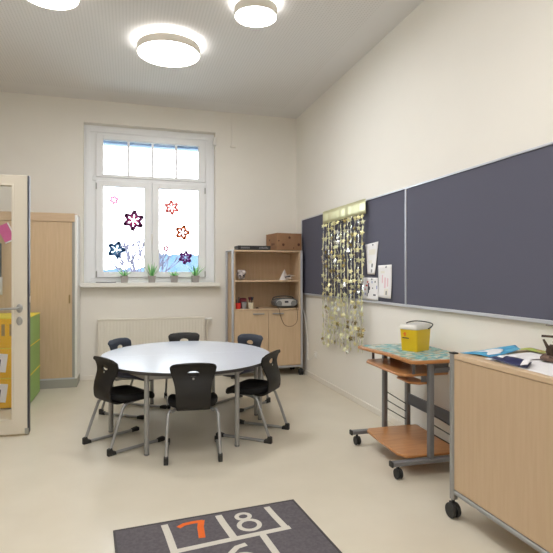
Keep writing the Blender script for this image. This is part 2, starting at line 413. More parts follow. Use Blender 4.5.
hd = MB(); hd.box(-.088, -.073, -.016, .002, .99, 1.09); hd.build('handle', M['slot'], cb, bevel=.006)
# things seen through the door glass, hanging on the cupboard front
k = MB(); k.M = Matrix.Translation((-1.36, 6.318, 1.78)) @ Matrix.Rotation(-.45, 4, 'Y'); k.box(-.03, .10, 0, .003, -.10, .11)
ko = k.build('pink_card', M['pink']); tag(ko, 'pink and white tilted card hanging on the cupboard front, seen through the door glass', 'card')
k = MB(); k.M = Matrix.Translation((-1.36, 6.316, 1.78)) @ Matrix.Rotation(-.45, 4, 'Y'); k.box(.085, .10, -.002, 0, -.10, .11); k.box(-.03, .10, -.002, 0, -.10, -.085)
k.build('white_edge', M['paper'], ko)
gb = MB()
gb.sheet(lambda u, v: (-1.62+u*.24, 6.29-.045*math.sin(PI*u)*(.4+.6*v), 1.16+v*.52), 10, 10)
gbo = gb.build('cloth_bag', M['greyfelt'], solid=.008); tag(gbo, 'dark grey cloth bag hanging on the cupboard front, seen through the door glass', 'bag')
MB().sheet(lambda u, v: (-1.62+u*.25, 6.285-.045*math.sin(PI*u), 1.10+v*.2), 10, 4).build('bag_bottom', M['palebag'], gbo, solid=.008)
MB().tube([(-1.5, 6.30, 1.67), (-1.5, 6.312, 1.78)], .004).build('strap', M['greyfelt'], gbo)

# ------------------------------------------------------------------ yellow and green drawer units: three stacked boxes
for i in range(3):
    z0 = .012+i*.2965
    u = empty('drawer_box', (-.965, 5.49, z0))
    tag(u, ['yellow-fronted green-sided storage box standing on the floor, lowest of its stack',
            'yellow-fronted green-sided storage box in the middle of its stack',
            'yellow-fronted green-sided storage box with slots, topmost of its stack'][i], 'storage box', 'stacked yellow and green storage boxes behind the glass door')
    w = MB(); w.box(-.70, 0, 0, .68, 0, .287); w.build('carcass', M['green'], u, bevel=.004)
    MB().box(-.70, .002, -.012, .0, 0, .287).build('front_panel', M['ydrawer'], u, bevel=.004)
    tr = MB(); tr.box(-.70, .004, -.012, .682, .287, .2955); tr.build('top_trim', M['yseam'], u)
    if i < 2:
        pc = MB(); pc.M = Matrix.Translation((-.26, -.014, .15)) @ Matrix.Rotation(.12, 4, 'Y'); pc.box(-.12, .07, 0, .002, -.085, .095)
        p = pc.build('label_card', M['paper'], u); p['label'] = 'white picture card with dark ink'
        pm = MB(); pm.M = pc.M.copy()
        for q in range(6): pm.box(-.1+q*.02, -.085+q*.02, -.001, 0, -.03+.012*((q*7) % 5), .03+.008*((q*5) % 4))
        pm.build('ink_drawing', M['inkdark'], p)
    else:
        sl = MB()
        for q in range(9): sl.box(-.67+q*.072, -.64+q*.072, -.0135, -.010, .12, .235)
        sl.build('slot', M['slot'], u).data
# rename slots so the nine slots read as one pattern
# ------------------------------------------------------------------ radiator
rd = empty('radiator', (-.37, 6.59, 0)); tag(rd, 'cream panel radiator on the wall below the window', 'radiator')
r = MB(); r.box(0, 1.33, .02, .10, .10, .755); 
n = 33
for i in range(n):
    x0 = .015 + i*1.3/n; r.box(x0+.006, x0+.033, .016, .021, .125, .735)
r.build('panel', M['radiator'], rd, bevel=.004)
g = MB(); g.box(-.004, 1.334, .012, .104, .748, .765)
for i in range(40): g.box(.02+i*.0325, .035+i*.0325, .02, .098, .764, .768)
g.build('top_grille', M['radiator'], rd, bevel=.002)
v = MB(); v.tube([(1.33, .06, .735), (1.385, .06, .735)], .012); v.tube([(1.36, .06, .735), (1.36, .06, .755)], .012)
v.tube([(1.385, .06, .735), (1.43, .06, .735)], .02, 14); v.build('valve', M['white'], rd)
p = MB(); p.tube(fillet([(1.37, .06, .735), (1.37, .06, .2), (1.37, .118, .2)], .03), .009); p.build('pipe', M['radiator'], rd)
for x in (.2, 1.1): MB().box(x, x+.04, .10, .119, .2, .7).build('bracket', M['radiator'], rd)

# ------------------------------------------------------------------ plants on the sill
def star_leaf(mb, base, d, L, w, mi=0):
    d = d.normalized(); side = d.cross(Vector((0, 0, 1)));
    if side.length < .1: side = Vector((1, 0, 0))
    side.normalize(); nrm = side.cross(d)
    vs = []; N = 6
    for i in range(N+1):
        t = i/N; ww = w*math.sin(PI*min(1, .25+.75*t))**.8*(1-t*.2) if t < 1 else .0005
        c = base + d*L*t + Vector((d.x, d.y, 0))*L*.35*t*t
        vs += [c - side*ww, c - nrm*ww*.5, c + side*ww]
    fs = []
    for i in range(N):
        a = i*3; b = a+3; fs += [(a, a+1, b+1, b), (a+1, a+2, b+2, b+1), (a+2, a, b, b+2)]
    mb.add(vs, fs, mi)
def plant(x, h, n, spread, lab, seed):
    rnd = random.Random(seed)
    o = empty('potted_succulent', (x, 6.665, 1.2225)); tag(o, lab, 'plant', 'potted plants on the window sill')
    p = MB(); a, bq = .040, .050
    p.add([(-a,-a,0),(a,-a,0),(a,a,0),(-a,a,0),(-bq,-bq,.088),(bq,-bq,.088),(bq,bq,.088),(-bq,bq,.088),(-bq+.008,-bq+.008,.088),(bq-.008,-bq+.008,.088),(bq-.008,bq-.008,.088),(-bq+.008,bq-.008,.088),(-bq+.01,-bq+.01,.07),(bq-.01,-bq+.01,.07),(bq-.01,bq-.01,.07),(-bq+.01,bq-.01,.07)],
          [(0,3,2,1),(0,1,5,4),(1,2,6,5),(2,3,7,6),(3,0,4,7),(4,5,9,8),(5,6,10,9),(6,7,11,10),(7,4,8,11),(8,9,13,12),(9,10,14,13),(10,11,15,14),(11,8,12,15),(12,13,14,15)])
    p.build('pot', M['pot'], o, bevel=.003, smooth=30)
    MB().box(-.038, .038, -.038, .038, .068, .078).build('soil', M['soil'], o)
    l = MB()
    for i in range(n):
        w = 2*PI*i/n*2.4 + rnd.uniform(-.3, .3); t = (.15+.85*i/n)*spread
        star_leaf(l, Vector((.012*math.cos(w), .012*math.sin(w), .075)), Vector((math.cos(w)*t, math.sin(w)*t, 1)), h*rnd.uniform(.75, 1.05)*(1-.15*t), .011, i % 2)
    l.build('leaves', [M['leaf'], M['leaftip']], o)
plant(-.056, .135, 12, 1.1, 'small green succulent in a square grey pot, first from the cupboard side of the sill', 1)
plant(.283, .20, 13, .7, 'tall spiky aloe in a square grey pot in front of the window middle post', 2)
plant(.568, .105, 14, 1.5, 'lowest flattest succulent in a square grey pot on the sill', 3)
plant(.845, .205, 14, .95, 'spiky spreading aloe in a square grey pot nearest the shelf end of the sill', 4)
pd = MB(); pd.box(-.40, -.16, 6.64, 6.79, 1.2225, 1.233); o = pd.build('notepad', M['dsilver'], bevel=.002)
tag(o, 'thin grey folder lying flat on the cupboard end of the sill', 'folder')
MB().box(-.398, -.163, 6.642, 6.787, 1.233, 1.2355).build('top_sheet', M['paper'], o)

# ------------------------------------------------------------------ paper stars on the glass
def paper_star(x, z, r, rot, n, c1, c2, lab):
    o = empty('paper_star', (x, 6.8205, z)); o.rotation_euler = (0, rot, 0); tag(o, lab, 'paper star', 'folded paper stars stuck on the window panes')
    a = MB(); tw = .016*(r/.13)+.004
    for i in range(n):
        w0 = 2*PI*i/n; tip = (r*math.sin(w0), r*math.cos(w0))
        for sgn in (-1, 1):
            w1 = w0 + sgn*PI/n; q = (r*.48*math.sin(w1), r*.48*math.cos(w1))
            dx, dz = q[0]-tip[0], q[1]-tip[1]; L = math.hypot(dx, dz); nx, nz = -dz/L*tw, dx/L*tw
            a.add([(tip[0]-nx, 0, tip[1]-nz), (q[0]-nx, 0, q[1]-nz), (q[0]+nx, 0, q[1]+nz), (tip[0]+nx, 0, tip[1]+nz)], [(0,1,2,3)])
    a.build('star_outline', c1, o, solid=.0016, smooth=0)
    b = MB()
    for i in range(n):
        w0 = 2*PI*(i+.5)/n; w1 = w0-PI/n*.9; w2 = w0+PI/n*.9; e = r*.10
        b.add([(e*math.sin(w0), -.002, e*math.cos(w0)), (r*.36*math.sin(w1), -.002, r*.36*math.cos(w1)), (r*.56*math.sin(w0), -.002, r*.56*math.cos(w0)), (r*.36*math.sin(w2), -.002, r*.36*math.cos(w2))], [(0,1,2,3)])
    b.build('star_centre', c2, o, solid=.0012, smooth=0)
    return o
fp = lambda n, c, a=.8: film(n, c, a)
paper_star(-.185, 2.295, .058, .2, 6, fp('pink_film', (.85,.30,.55), .55), fp('pink_film2', (.85,.25,.55), .6), 'small pale pink star on the upper part of the pane beside the cupboard')
paper_star(.058, 2.035, .135, .1, 6, fp('plum_film', (.22,.05,.16)), fp('crimson_film', (.55,.06,.22)), 'large plum and crimson six-pointed star near the middle post of the window')
paper_star(-.16, 1.648, .112, .35, 5, fp('navy_film', (.05,.12,.28)), fp('teal_film', (.10,.25,.42)), 'dark blue star low on the pane beside the cupboard')
paper_star(.548, 2.222, .098, -.1, 6, fp('coral_film', (.80,.20,.16), .65), fp('coral_film2', (.80,.16,.14), .75), 'coral star highest on the shelf-side pane')
paper_star(.69, 1.892, .100, .3, 5, fp('orange_film', (.80,.20,.06)), fp('rust_film', (.40,.08,.05)), 'orange-red star at mid height on the shelf-side pane')
paper_star(.476, 1.672, .040, 0, 6, fp('rose_film', (.60,.12,.22), .7), fp('rose_film2', (.85,.50,.6), .5), 'tiny rose-coloured star beside the middle post low on the pane')
paper_star(.73, 1.556, .090, .15, 6, fp('violet_film', (.22,.06,.30)), fp('purple_film', (.16,.04,.22)), 'dark purple star lowest on the shelf-side pane')

# ------------------------------------------------------------------ shelf cabinet
SX0, SX1, SY, SD = 1.25, 2.205, 6.24, .44
sh = empty('shelf_cabinet', (SX0, SY, 0)); W = SX1-SX0
tag(sh, 'birch shelf cabinet on castors with two open shelves over two doors in the corner', 'cabinet')
t = .019
c = MB(); c.box(.03, .03+t, .012, SD-.01, .135, 1.635); c.box(W-.03-t, W-.03, .012, SD-.01, .135, 1.635)
c.box(.03+t, W-.03-t, .012, SD-.02, .135, .155); c.box(.03+t, W-.03-t, SD-.03, SD-.02, .155, 1.62)
c.build('body', M['birch_pale'], sh, bevel=.001)
MB().box(.03, W-.03, .006, SD-.01, 1.620, 1.642).build('top_board', M['birch_h'], sh, bevel=.002)
MB().box(.03+t, W-.03-t, .012, SD-.03, 1.232, 1.252).build('shelf_board', M['birch_h'], sh, bevel=.002)
MB().box(.03+t, W-.03-t, .006, SD-.03, .864, .884).build('shelf_board', M['birch_h'], sh, bevel=.002)
def cab_door(x0, x1, hx):
    dd = MB().box(x0, x1, -.008, .010, .145, .858).build('door', M['birch_pale'], sh, bevel=.002)
    hh = MB(); hh.box(hx-.075, hx+.075, -.028, -.018, .812, .828); hh.box(hx-.07, hx-.058, -.02, -.008, .814, .826); hh.box(hx+.058, hx+.07, -.02, -.008, .814, .826)
    hh.build('handle', M['silver'], dd, bevel=.002)
mid = W*.5
cab_door(.034, mid+.003, mid-.13); cab_door(mid+.009, W-.034, mid+.13)
for px in (.0, W-.03):
    for py in (.0, SD-.03): MB().box(px+.001, px+.029, py, py+.03, .10, 1.645).build('post', M['alu'], sh, bevel=.006)
for y0 in (.004, SD-.026): MB().box(.03, W-.03, y0, y0+.022, .108, .134).build('bottom_rail', M['alu'], sh, bevel=.005)
for px in (.004, W-.024): MB().box(px, px+.02, .03, SD-.03, .108, .134).build('side_rail', M['alu'], sh, bevel=.005)
for px in (.004, W-.024): MB().box(px, px+.02, .03, SD-.03, 1.626, 1.645).build('side_rail', M['alu'], sh, bevel=.005)
def caster(parent, x, y, r=.045, w=.05, topz=.11, mt=None):
    c = MB(); c.M = Matrix.Translation((x, y, r)) @ Matrix.Rotation(PI/2, 4, 'Y')
    for s_ in (-1, 1):
        a, b2 = (w*.12, w*.5) if s_ > 0 else (-w*.5, -w*.12)
        c.lathe([(r*.5, a), (r*.93, a), (r, a+.005), (r, b2-.005), (r*.93, b2), (r*.45, b2), (r*.4, b2-.004)], n=28)
    c.M = Matrix.Identity(4); c.tube([(x-w*.3, y, r), (x+w*.3, y, r)], r*.3, 12)
    o = c.build('caster', M['black'], parent)
    q = MB(); q.M = Matrix.Translation((x, y, r)) @ Matrix.Rotation(PI/2, 4, 'Y')
    q.M = Matrix.Identity(4); q.tube([(x, y, r*1.1), (x, y, topz)], r*.22, 10); q.box(x-w*.12, x+w*.12, y-r*.75, y+r*.75, r*1.0, r*1.95+.002)
    q.build('caster_fork', M['black'], o, bevel=.004)
for px in (.02, W-.02):
    for py in (.02, SD-.045): caster(sh, px, py, .042, .05, .112)

# things on the shelf cabinet
bx = empty('cardboard_box', (2.005, 6.455, 1.6475), .13); tag(bx, 'brown cardboard box printed with dark stars and dots on top of the shelf cabinet', 'box')
b = MB(); w2, d2, hz = .178, .185, .222
for a in ((-w2, w2, -d2, -d2+.005), (-w2, w2, d2-.005, d2), (-w2, -w2+.005, -d2+.005, d2-.005), (w2-.005, w2, -d2+.005, d2-.005)): b.box(*a, 0, hz)
b.box(-w2, w2, -d2, d2, 0, .005); b.build('box_body', M['card'], bx)
b = MB(); b.box(-w2-.002, w2+.002, -d2-.002, 0-.003, hz-.004, hz); b.box(-w2-.002, w2+.002, .003, d2+.002, hz-.004, hz); b.build('box_flap', M['card'], bx)
b = MB()
for (x, z, r, k) in ((.0, .165, .026, 5), (-.09, .07, .018, 20), (.135, .075, .02, 20), (-.155, .12, .014, 5), (.06, .03, .008, 12)):
    P = []
    for i in range(k*2 if k == 5 else k):
        rr = r if (k != 5 or i % 2 == 0) else r*.45; a = 2*PI*i/(k*2 if k == 5 else k); P.append((x+rr*math.sin(a), -d2-.0012, z+rr*math.cos(a)))
    b.add(P, [tuple(range(len(P)))]); b.build('printed_mark', M['carddark'], bx, smooth=0, solid=.0006); b = MB()
for (y, z, r) in ((-.02, .08, .018), (-.08, .08, .016), (.07, .14, .014)):
    b.add([(-w2-.0012, y+r*math.sin(a*PI/8), z+r*math.cos(a*PI/8)) for a in range(16)], [tuple(range(16))]); b.build('printed_mark', M['carddark'], bx, smooth=0, solid=.0006); b = MB()
bd = empty('game_box', (1.545, 6.36, 1.6475)); tag(bd, 'flat black game box with grey lettering on top of the shelf cabinet', 'box')
MB().box(-.205, .222, -.09, .16, 0, .048).build('box_body', M['binder'], bd, bevel=.003)
MB().box(-.208, .225, -.093, .163, .030, .051).build('box_lid', M['binder'], bd, bevel=.003)
b = MB()
for i in range(9): b.box(-.17+i*.013, -.162+i*.013, -.0948, -.0928, .012+.003*(i % 2), .036)
for i in range(7): b.box(.07+i*.018, .082+i*.018, -.0948, -.0928, .014, .03+.004*(i % 3))
b.build('lettering', M['glyph'], bd)
# crocheted pale thing
o = empty('craft_mask', (1.40, 6.38, 1.2535)); tag(o, 'pale pink and grey knitted craft figure on the upper shelf of the cabinet', 'craft figure')
b = MB()
rnd = random.Random(5)
def blob(mb, c, r, sx=1, sy=1, sz=1, amp=.15, seed=0, nu=18, nv=12, mi=0):
    rr = random.Random(seed); ph = [rr.uniform(0, 6) for _ in range(6)]
    def fn(u, v):
        a = 2*PI*u; e = -PI/2+PI*v
        q = r*(1+amp*(math.sin(3*a+ph[0])*math.cos(2*e+ph[1])+.5*math.sin(5*a+ph[2])*math.sin(4*e+ph[3])))
        if v in (0, 1): q = r
        return (c[0]+q*sx*math.cos(e)*math.cos(a), c[1]+q*sy*math.cos(e)*math.sin(a), c[2]+q*sz*math.sin(e))
    mb.sheet(fn, nu, nv, mi)
blob(b, (0, 0, .064), .055, 1, .8, 1, .12, 2)
blob(b, (.02, -.01, .10), .038, 1.2, .9, .8, .2, 3)
blob(b, (-.02, 0, .105), .035, 1, .9, .8, .2, 4)
b.build('knitted_body', M['paleclay'], o)
b = MB(); blob(b, (-.022, -.042, .06), .011, seed=1, amp=0, nu=10, nv=6); blob(b, (.022, -.042, .058), .011, seed=1, amp=0, nu=10, nv=6); b.build('eye_spot', M['inkdark'], o)
# paper bird
o = empty('paper_bird', (2.0, 6.35, 1.2535)); tag(o, 'white folded paper bird on the upper shelf beside the cabinet side', 'paper craft')
b = MB()
b.add([(-.09,0,.0),(-.02,-.05,.0),(.05,.03,.0),(-.03,0,.07),(-.01,.02,.145)], [(0,1,3),(1,2,3),(0,3,4),(3,2,4)])
b.add([(-.06,-.02,.02),(.03,-.05,.075),(.125,-.03,.055),(.02,.0,.035)], [(0,1,3),(1,2,3)])
b.add([(-.05,.02,.02),(.0,.03,.075),(.11,.04,.02),(.02,-.02,.012)], [(0,1,3),(1,2,3)])
b.build('folded_body', M['wax'], o, solid=.002, smooth=0)
b = MB(); b.add([(-.03,-.045,.045),(.05,-.052,.055),(.05,-.052,.04),(-.02,-.046,.032)], [(0,1,2,3)]); b.build('dark_crease', M['inkdark'], o, solid=.002, smooth=0)
# cups on lower open shelf
SZ = .8848
def cup(name, x, y, r, h, mt, lab, cat='cup', grp='pots and jars on the lower open shelf'):
    o = empty(name, (x, y, SZ)); tag(o, lab, cat, grp)
    MB().lathe([(r*.88, 0), (r, h), (r*.9, h), (r*.8, .006)], n=24).build('cup_body', mt, o)
    return o
c1 = cup('pencil_cup', 1.345, 6.31, .036, .075, M['red'], 'red plastic pencil cup with a dark pen on the lower open shelf')
p_ = MB(); p_.tube([(.0, 0, .01), (.012, .0, .155)], .006); p_.tube([(-.01, .01, .01), (-.02, .01, .12)], .004)
o = p_.build('pen', M['inkdark']); o.parent = None; o.location = (1.345, 6.31, SZ); tag(o, 'dark pens standing in the red pencil cup', 'pen')
c2 = cup('storage_jar', 1.425, 6.31, .034, .085, M['jar'], 'smoky grey jar between the red cup and the cream cup', 'jar')
MB().lathe([(.036, .078), (.036, .088), (0, .090)], n=24).build('lid', M['dsilver'], c2)
b = MB(); b.box(-.05, .045, -.03, .03, 0, .135); o = b.build('felt_pouch', M['maroon'], bevel=.02, loc=(1.44, 6.43, SZ)); tag(o, 'dark red fabric pouch behind the grey jar', 'pouch')
c3 = cup('brush_cup', 1.515, 6.31, .037, .08, M['cream'], 'cream cup holding dark brushes on the lower open shelf')
o = empty('paint_brush', (1.515, 6.31, SZ)); tag(o, 'bundle of dark bristled paint brushes standing in the cream cup', 'brush')
for i in range(5):
    a = i*1.25; b = MB(); b.tube([(.004*math.cos(a), .004*math.sin(a), .012), (.022*math.cos(a), .018*math.sin(a), .11)], .004, 8); q = b.build('brush_handle', M['brownbase'], o)
    b = MB(); b.tube([(.022*math.cos(a), .018*math.sin(a), .11), (.026*math.cos(a), .022*math.sin(a), .15)], [.008, .013], 10); b.build('bristles', M['maroon'] if i % 2 else M['inkdark'], q)
b = MB(); b.lathe([(.018, 0), (.02, .008), (.012, .014), (0, .016)], n=20); o = b.build('glue_cap', M['brownbase'], loc=(1.60, 6.31, SZ)); tag(o, 'small dark brown lid lying on the lower shelf beside the cream cup', 'lid')
# radio
rdx = empty('radio', (1.99, 6.36, SZ)); tag(rdx, 'silver and dark portable radio on the lower open shelf of the cabinet', 'radio')
def oval(a, bz, n=40, e=2.6): 
    return [(a*abs(math.cos(t))**(2/e)*(1 if math.cos(t) >= 0 else -1), bz*abs(math.sin(t))**(2/e)*(1 if math.sin(t) >= 0 else -1)) for t in [2*PI*i/n for i in range(n)]]
b = MB(); b.M = Matrix.Translation((0, .09, .068)) @ Matrix.Rotation(PI/2, 4, 'X'); b.prism(oval(.165, .066), 0, .16); b.build('radio_body', M['radio_dark'], rdx, bevel=.012)
b = MB(); b.M = Matrix.Translation((0, -.07, .074)) @ Matrix.Rotation(PI/2, 4, 'X'); b.prism(oval(.135, .045), 0, .012); b.build('radio_face', M['radio_face'], rdx, bevel=.004)
for sx in (-1, 1):
    b = MB(); b.M = Matrix.Translation((sx*.098, -.076, .062)) @ Matrix.Rotation(PI/2, 4, 'X') @ Matrix.Rotation(-sx*.4, 4, 'Z'); b.prism(oval(.036, .040, e=2), 0, .010); b.build('speaker_grille', M['mesh'], rdx, bevel=.003)
b = MB(); b.M = Matrix.Translation((0, -.083, .082)) @ Matrix.Rotation(PI/2, 4, 'X'); b.prism(oval(.026, .012, e=5), 0, .005); b.build('display', M['inkdark'], rdx)
b = MB(); b.lathe([(.055, .118), (.05, .134), (0, .138)], (0, .02, 0), 28); b.build('disc_lid', M['radio_face'], rdx)
b = MB(); b.tube(smooth_path([(-.15, .06, .09), (-.13, .07, .135), (0, .075, .152), (.13, .07, .135), (.15, .06, .09)]), .008); b.build('handle', M['radio_dark'], rdx)
b = MB(); b.tube(smooth_path([(2.10, 6.30, .893), (2.11, 6.238, .894), (2.113, 6.208, .86), (2.115, 6.196, .78), (2.10, 6.195, .70), (2.04, 6.195, .655), (1.95, 6.195, .665), (1.90, 6.195, .74), (1.875, 6.198, .82), (1.868, 6.208, .875), (1.86, 6.240, .894), (1.87, 6.29, .892)]), .0032, 8)
tag(b.build('radio_cable', M['brownbase']), 'thin dark cable looping down over the cabinet door from the radio', 'cable')
b = MB(); b.tube(smooth_path([(2.222, 6.27, .86), (2.228, 6.22, .75), (2.225, 6.16, .60), (2.242, 6.15, .45), (2.240, 6.15, .25), (2.235, 6.10, .22), (2.238, 5.99, .26), (2.245, 5.93, .31)]), .004, 8)
tag(b.build('power_cord', M['white']), 'white cord hanging down the corner beside the shelf cabinet to the wall socket', 'cord')
# socket
o = empty('wall_socket', (RX, 5.92, .31)); tag(o, 'white power socket low on the wall beside the shelf cabinet', 'socket')
MB().box(-.011, -.001, -.04, .04, -.04, .04).build('socket_plate', M['white'], o, bevel=.004)
MB().box(-.022, -.010, -.018, .018, -.018, .018).build('plug', M['white'], o, bevel=.005)

# ------------------------------------------------------------------ pinboards on the right wall
def pinboard(y0, y1, lab):
    o = empty('pinboard', (RX-.002, y0, 0)); L = y1-y0; tag(o, lab, 'pinboard', 'grey pinboards along the wall')
    z0, z1 = 1.058, 2.068
    MB().box(-.02, 0, .008, L-.008, z0+.01, z1-.01).build('felt_panel', M['board'], o)
    fr = MB(); fr.box(-.028, 0, 0, L, z1-.012, z1); fr.box(-.028, 0, 0, .010, z0+.022, z1-.012); fr.box(-.028, 0, L-.004, L, z0+.022, z1-.012)
    fr.box(-.030, 0, 0, L, z0, z0+.022); fr.build('board_frame', M['boardframe'], o, bevel=.002)
pinboard(3.745, 6.40, 'grey felt pinboard carrying the gold star curtain and paper sheets')
pinboard(1.05, 3.741, 'empty grey felt pinboard above the cupboard with the craft things')

# star curtain
cu = empty('star_curtain', (RX-.052, 5.0, 0)); tag(cu, 'gold foil star curtain hanging from the pinboard down over the wall', 'decoration')
def hdr(u, v):
    y = .535 - u*1.11
    fold = .004*abs(math.sin(u*PI*7+.3)) + .002*math.sin(u*31)
    return (-.006-fold-.004*v, y + .012*(1-v)*(1 if u < .05 else 0), 1.925 + .145*v)
MB().sheet(hdr, 84, 3).build('foil_header', M['foil_pale'], cu, solid=.0015)
NS = 13
for k in range(NS):
    rnd = random.Random(100+k)
    st = MB(); y0 = .495 - k*(1.03/(NS-1)); z = 1.90; zend = .50 + .05*rnd.random() + (.03 if k > 8 else 0)
    pts = [(-.012, y0, 1.93)]
    while z > zend:
        r = rnd.uniform(.028, .036); tw = rnd.uniform(-.75, .75); tl = rnd.uniform(-.5, .5); roll = rnd.uniform(-.35, .35)
        cx = -.016 - rnd.uniform(0, .016); cy = y0 + rnd.uniform(-.008, .008)
        m4 = Matrix.Translation((cx, cy, z)) @ Euler((0, tl, tw)).to_matrix().to_4x4() @ Matrix.Rotation(roll, 4, 'X')
        P = []
        for i in range(10):
            rr = r if i % 2 == 0 else r*.5; a = PI*i/5; P.append(m4 @ Vector((0, rr*math.sin(a), rr*math.cos(a))))
        mi = rnd.choices([0, 1, 2, 3], [.36, .34, .14, .16])[0]
        st.add([m4 @ Vector((-.004, 0, 0))] + P, [(0, 1+i, 1+(i+1) % 10) for i in range(10)], mi)
        pts.append((cx+.002, cy, z)); z -= rnd.uniform(.051, .055)
    st.tube(pts, .0016, 5, mi=2)
    # twisted ribbon beside the stars
    def rb(u, v, y0=y0, zend=zend, ph=rnd.uniform(0, 6)):
        zz = 1.93 + (zend-1.93)*v; a = ph+v*26
        return (-.010-.005*math.sin(a)*(u-.5)*2, y0+.034+(u-.5)*.020*abs(math.cos(a))+.006*math.sin(v*17+ph), zz)
    st.sheet(rb, 1, 120, mi=2 if k % 2 else 1)
    st.build('star_strand', [M['foil_gold'], M['foil_pale'], M['foil_silver'], M['foil_dark']], cu, smooth=0)

# sheets of paper on the board
def sheet_paper(name, pts, lab, marks, curl=.012):
    o = empty(name, (RX-.024, 0, 0)); tag(o, lab, 'paper', 'paper sheets pinned on the board')
    (a, b_, c_, d_) = pts
    def fn(u, v):
        t0 = Vector(a).lerp(Vector(b_), u); t1 = Vector(d_).lerp(Vector(c_), u); q = t1.lerp(t0, v)
        return (-.005-curl*(1-v)**2-.006*math.sin(PI*u)*(1-v), q.x, q.y)
    MB().sheet(fn, 8, 10).build('sheet', M['paper'], o, solid=.001)
    for mt, rects in marks.items():
        mk = MB()
        for (u0, u1, v0, v1) in rects:
            P = [Vector(fn(u, v)) - Vector((.0016, 0, 0)) for u, v in ((u0, v0), (u1, v0), (u1, v1), (u0, v1))]
            mk.add(P, [(0, 1, 2, 3)])
        mk.build('ink_drawing', M[mt], o, smooth=0, solid=.0006)
    pn = MB(); q = Vector(fn(.65, .93)); pn.M = Matrix.Translation(q) @ Matrix.Rotation(-PI/2, 4, 'Y'); pn.lathe([(.003, 0), (.008, .008), (.008, .012), (0, .014)], n=14); pn.build('pin', M['dsilver'], o)
sheet_paper('paper_sheet', ((4.49, 1.625), (4.225, 1.64), (4.275, 1.33), (4.425, 1.335)), 'white drawing with curled sides, highest of the pinned sheets',
    {'ink_yellow': [(.25,.85,.62,.80), (.3,.6,.35,.45)], 'glyph': [(.55,.72,.22,.34), (.55,.7,.06,.16)]})
sheet_paper('paper_sheet', ((4.225, 1.415), (3.975, 1.42), (3.97, 1.115), (4.205, 1.12)), 'white drawing with faint pink marks nearest the board seam',
    {'ink_pink': [(.50,.60,.3,.62), (.7,.78,.35,.6), (.3,.38,.45,.7)], 'ink_yellow': [(.2,.5,.75,.82), (.5,.8,.08,.28)], 'glyph': [(.62,.72,.10,.22), (.6,.66,.92,.97)]})
sheet_paper('paper_sheet', ((4.54, 1.30), (4.235, 1.30), (4.215, 1.085), (4.54, 1.085)), 'white sheet with small dark and red doodles beside the star curtain',
    {'inkdark': [(.36,.44,.30,.75), (.44,.5,.45,.6), (.65,.7,.5,.56), (.8,.86,.78,.86), (.72,.86,.2,.27), (.3,.36,.15,.3)],
     'ink_red': [(.2,.34,.60,.68), (.12,.2,.42,.5), (.3,.38,.75,.85)], 'ink_blue': [(.6,.66,.75,.85), (.15,.22,.2,.3), (.9,.95,.5,.65)]}, .006)

# ------------------------------------------------------------------ table halves
TC = (.497, 4.515); TA, TB, TZ = .74, .87, .622
def half_table(sgn, lab):
    o = empty('half_round_table', (TC[0], TC[1], 0)); tag(o, lab, 'table', 'two half-round tables pushed together')
    n = 40; pts = [(TA*math.cos(PI*i/n), sgn*(.001+(TB-.001)*math.sin(PI*i/n))) for i in range(n+1)]
    if sgn < 0: pts = pts[::-1]
    MB().prism(pts, TZ-.004, TZ).build('tabletop', M['tabletop'], o, bevel=.001)
    pts2 = [(x*.999, y*.999+sgn*.0005) for x, y in pts]
    MB().prism(pts2, TZ-.026, TZ-.004).build('edge_band', M['tabedge'], o)
    legs = [(-.372+(.10 if sgn > 0 else 0), sgn*.705+(.07 if sgn > 0 else 0)), (.308+.05*(sgn > 0), sgn*.705+.04*(sgn > 0)), (-.645, sgn*.065), (.655, sgn*.075)]
    fr = MB(); zt, zb = TZ-.027, TZ-.066
    order = [legs[2], legs[0], legs[1], legs[3]]
    for i in range(4):
        a = Vector((*order[i], 0)); b = Vector((*order[(i+1) % 4], 0)); dd = (b-a).normalized()*.018; nn = Vector((-dd.y, dd.x, 0)).normalized()*.011
        a2 = a+dd; b2 = b-dd
        fr.add([(*(a2-nn).xy, zb), (*(a2+nn).xy, zb), (*(b2+nn).xy, zb), (*(b2-nn).xy, zb), (*(a2-nn).xy, zt), (*(a2+nn).xy, zt), (*(b2+nn).xy, zt), (*(b2-nn).xy, zt)],
               [(0,1,2,3),(4,7,6,5),(0,4,5,1),(1,5,6,2),(2,6,7,3),(3,7,4,0)])
    fr.build('apron_frame', M['silver'], o, bevel=.002)
    for (x, y) in legs:
        l = MB(); l.tube([(x, y, .012), (x, y, TZ-.027)], .0185, 20); lo = l.build('leg', M['silver'], o)
        MB().lathe([(.017, 0), (.0195, .003), (.0195, .012), (.017, .014)], (x, y, 0), 20).build('foot_cap', M['dsilver'], lo)
half_table(-1, 'white half-round table with grey legs, the half closer to the number rug')
half_table(1, 'white half-round table with grey legs, the half closer to the window')

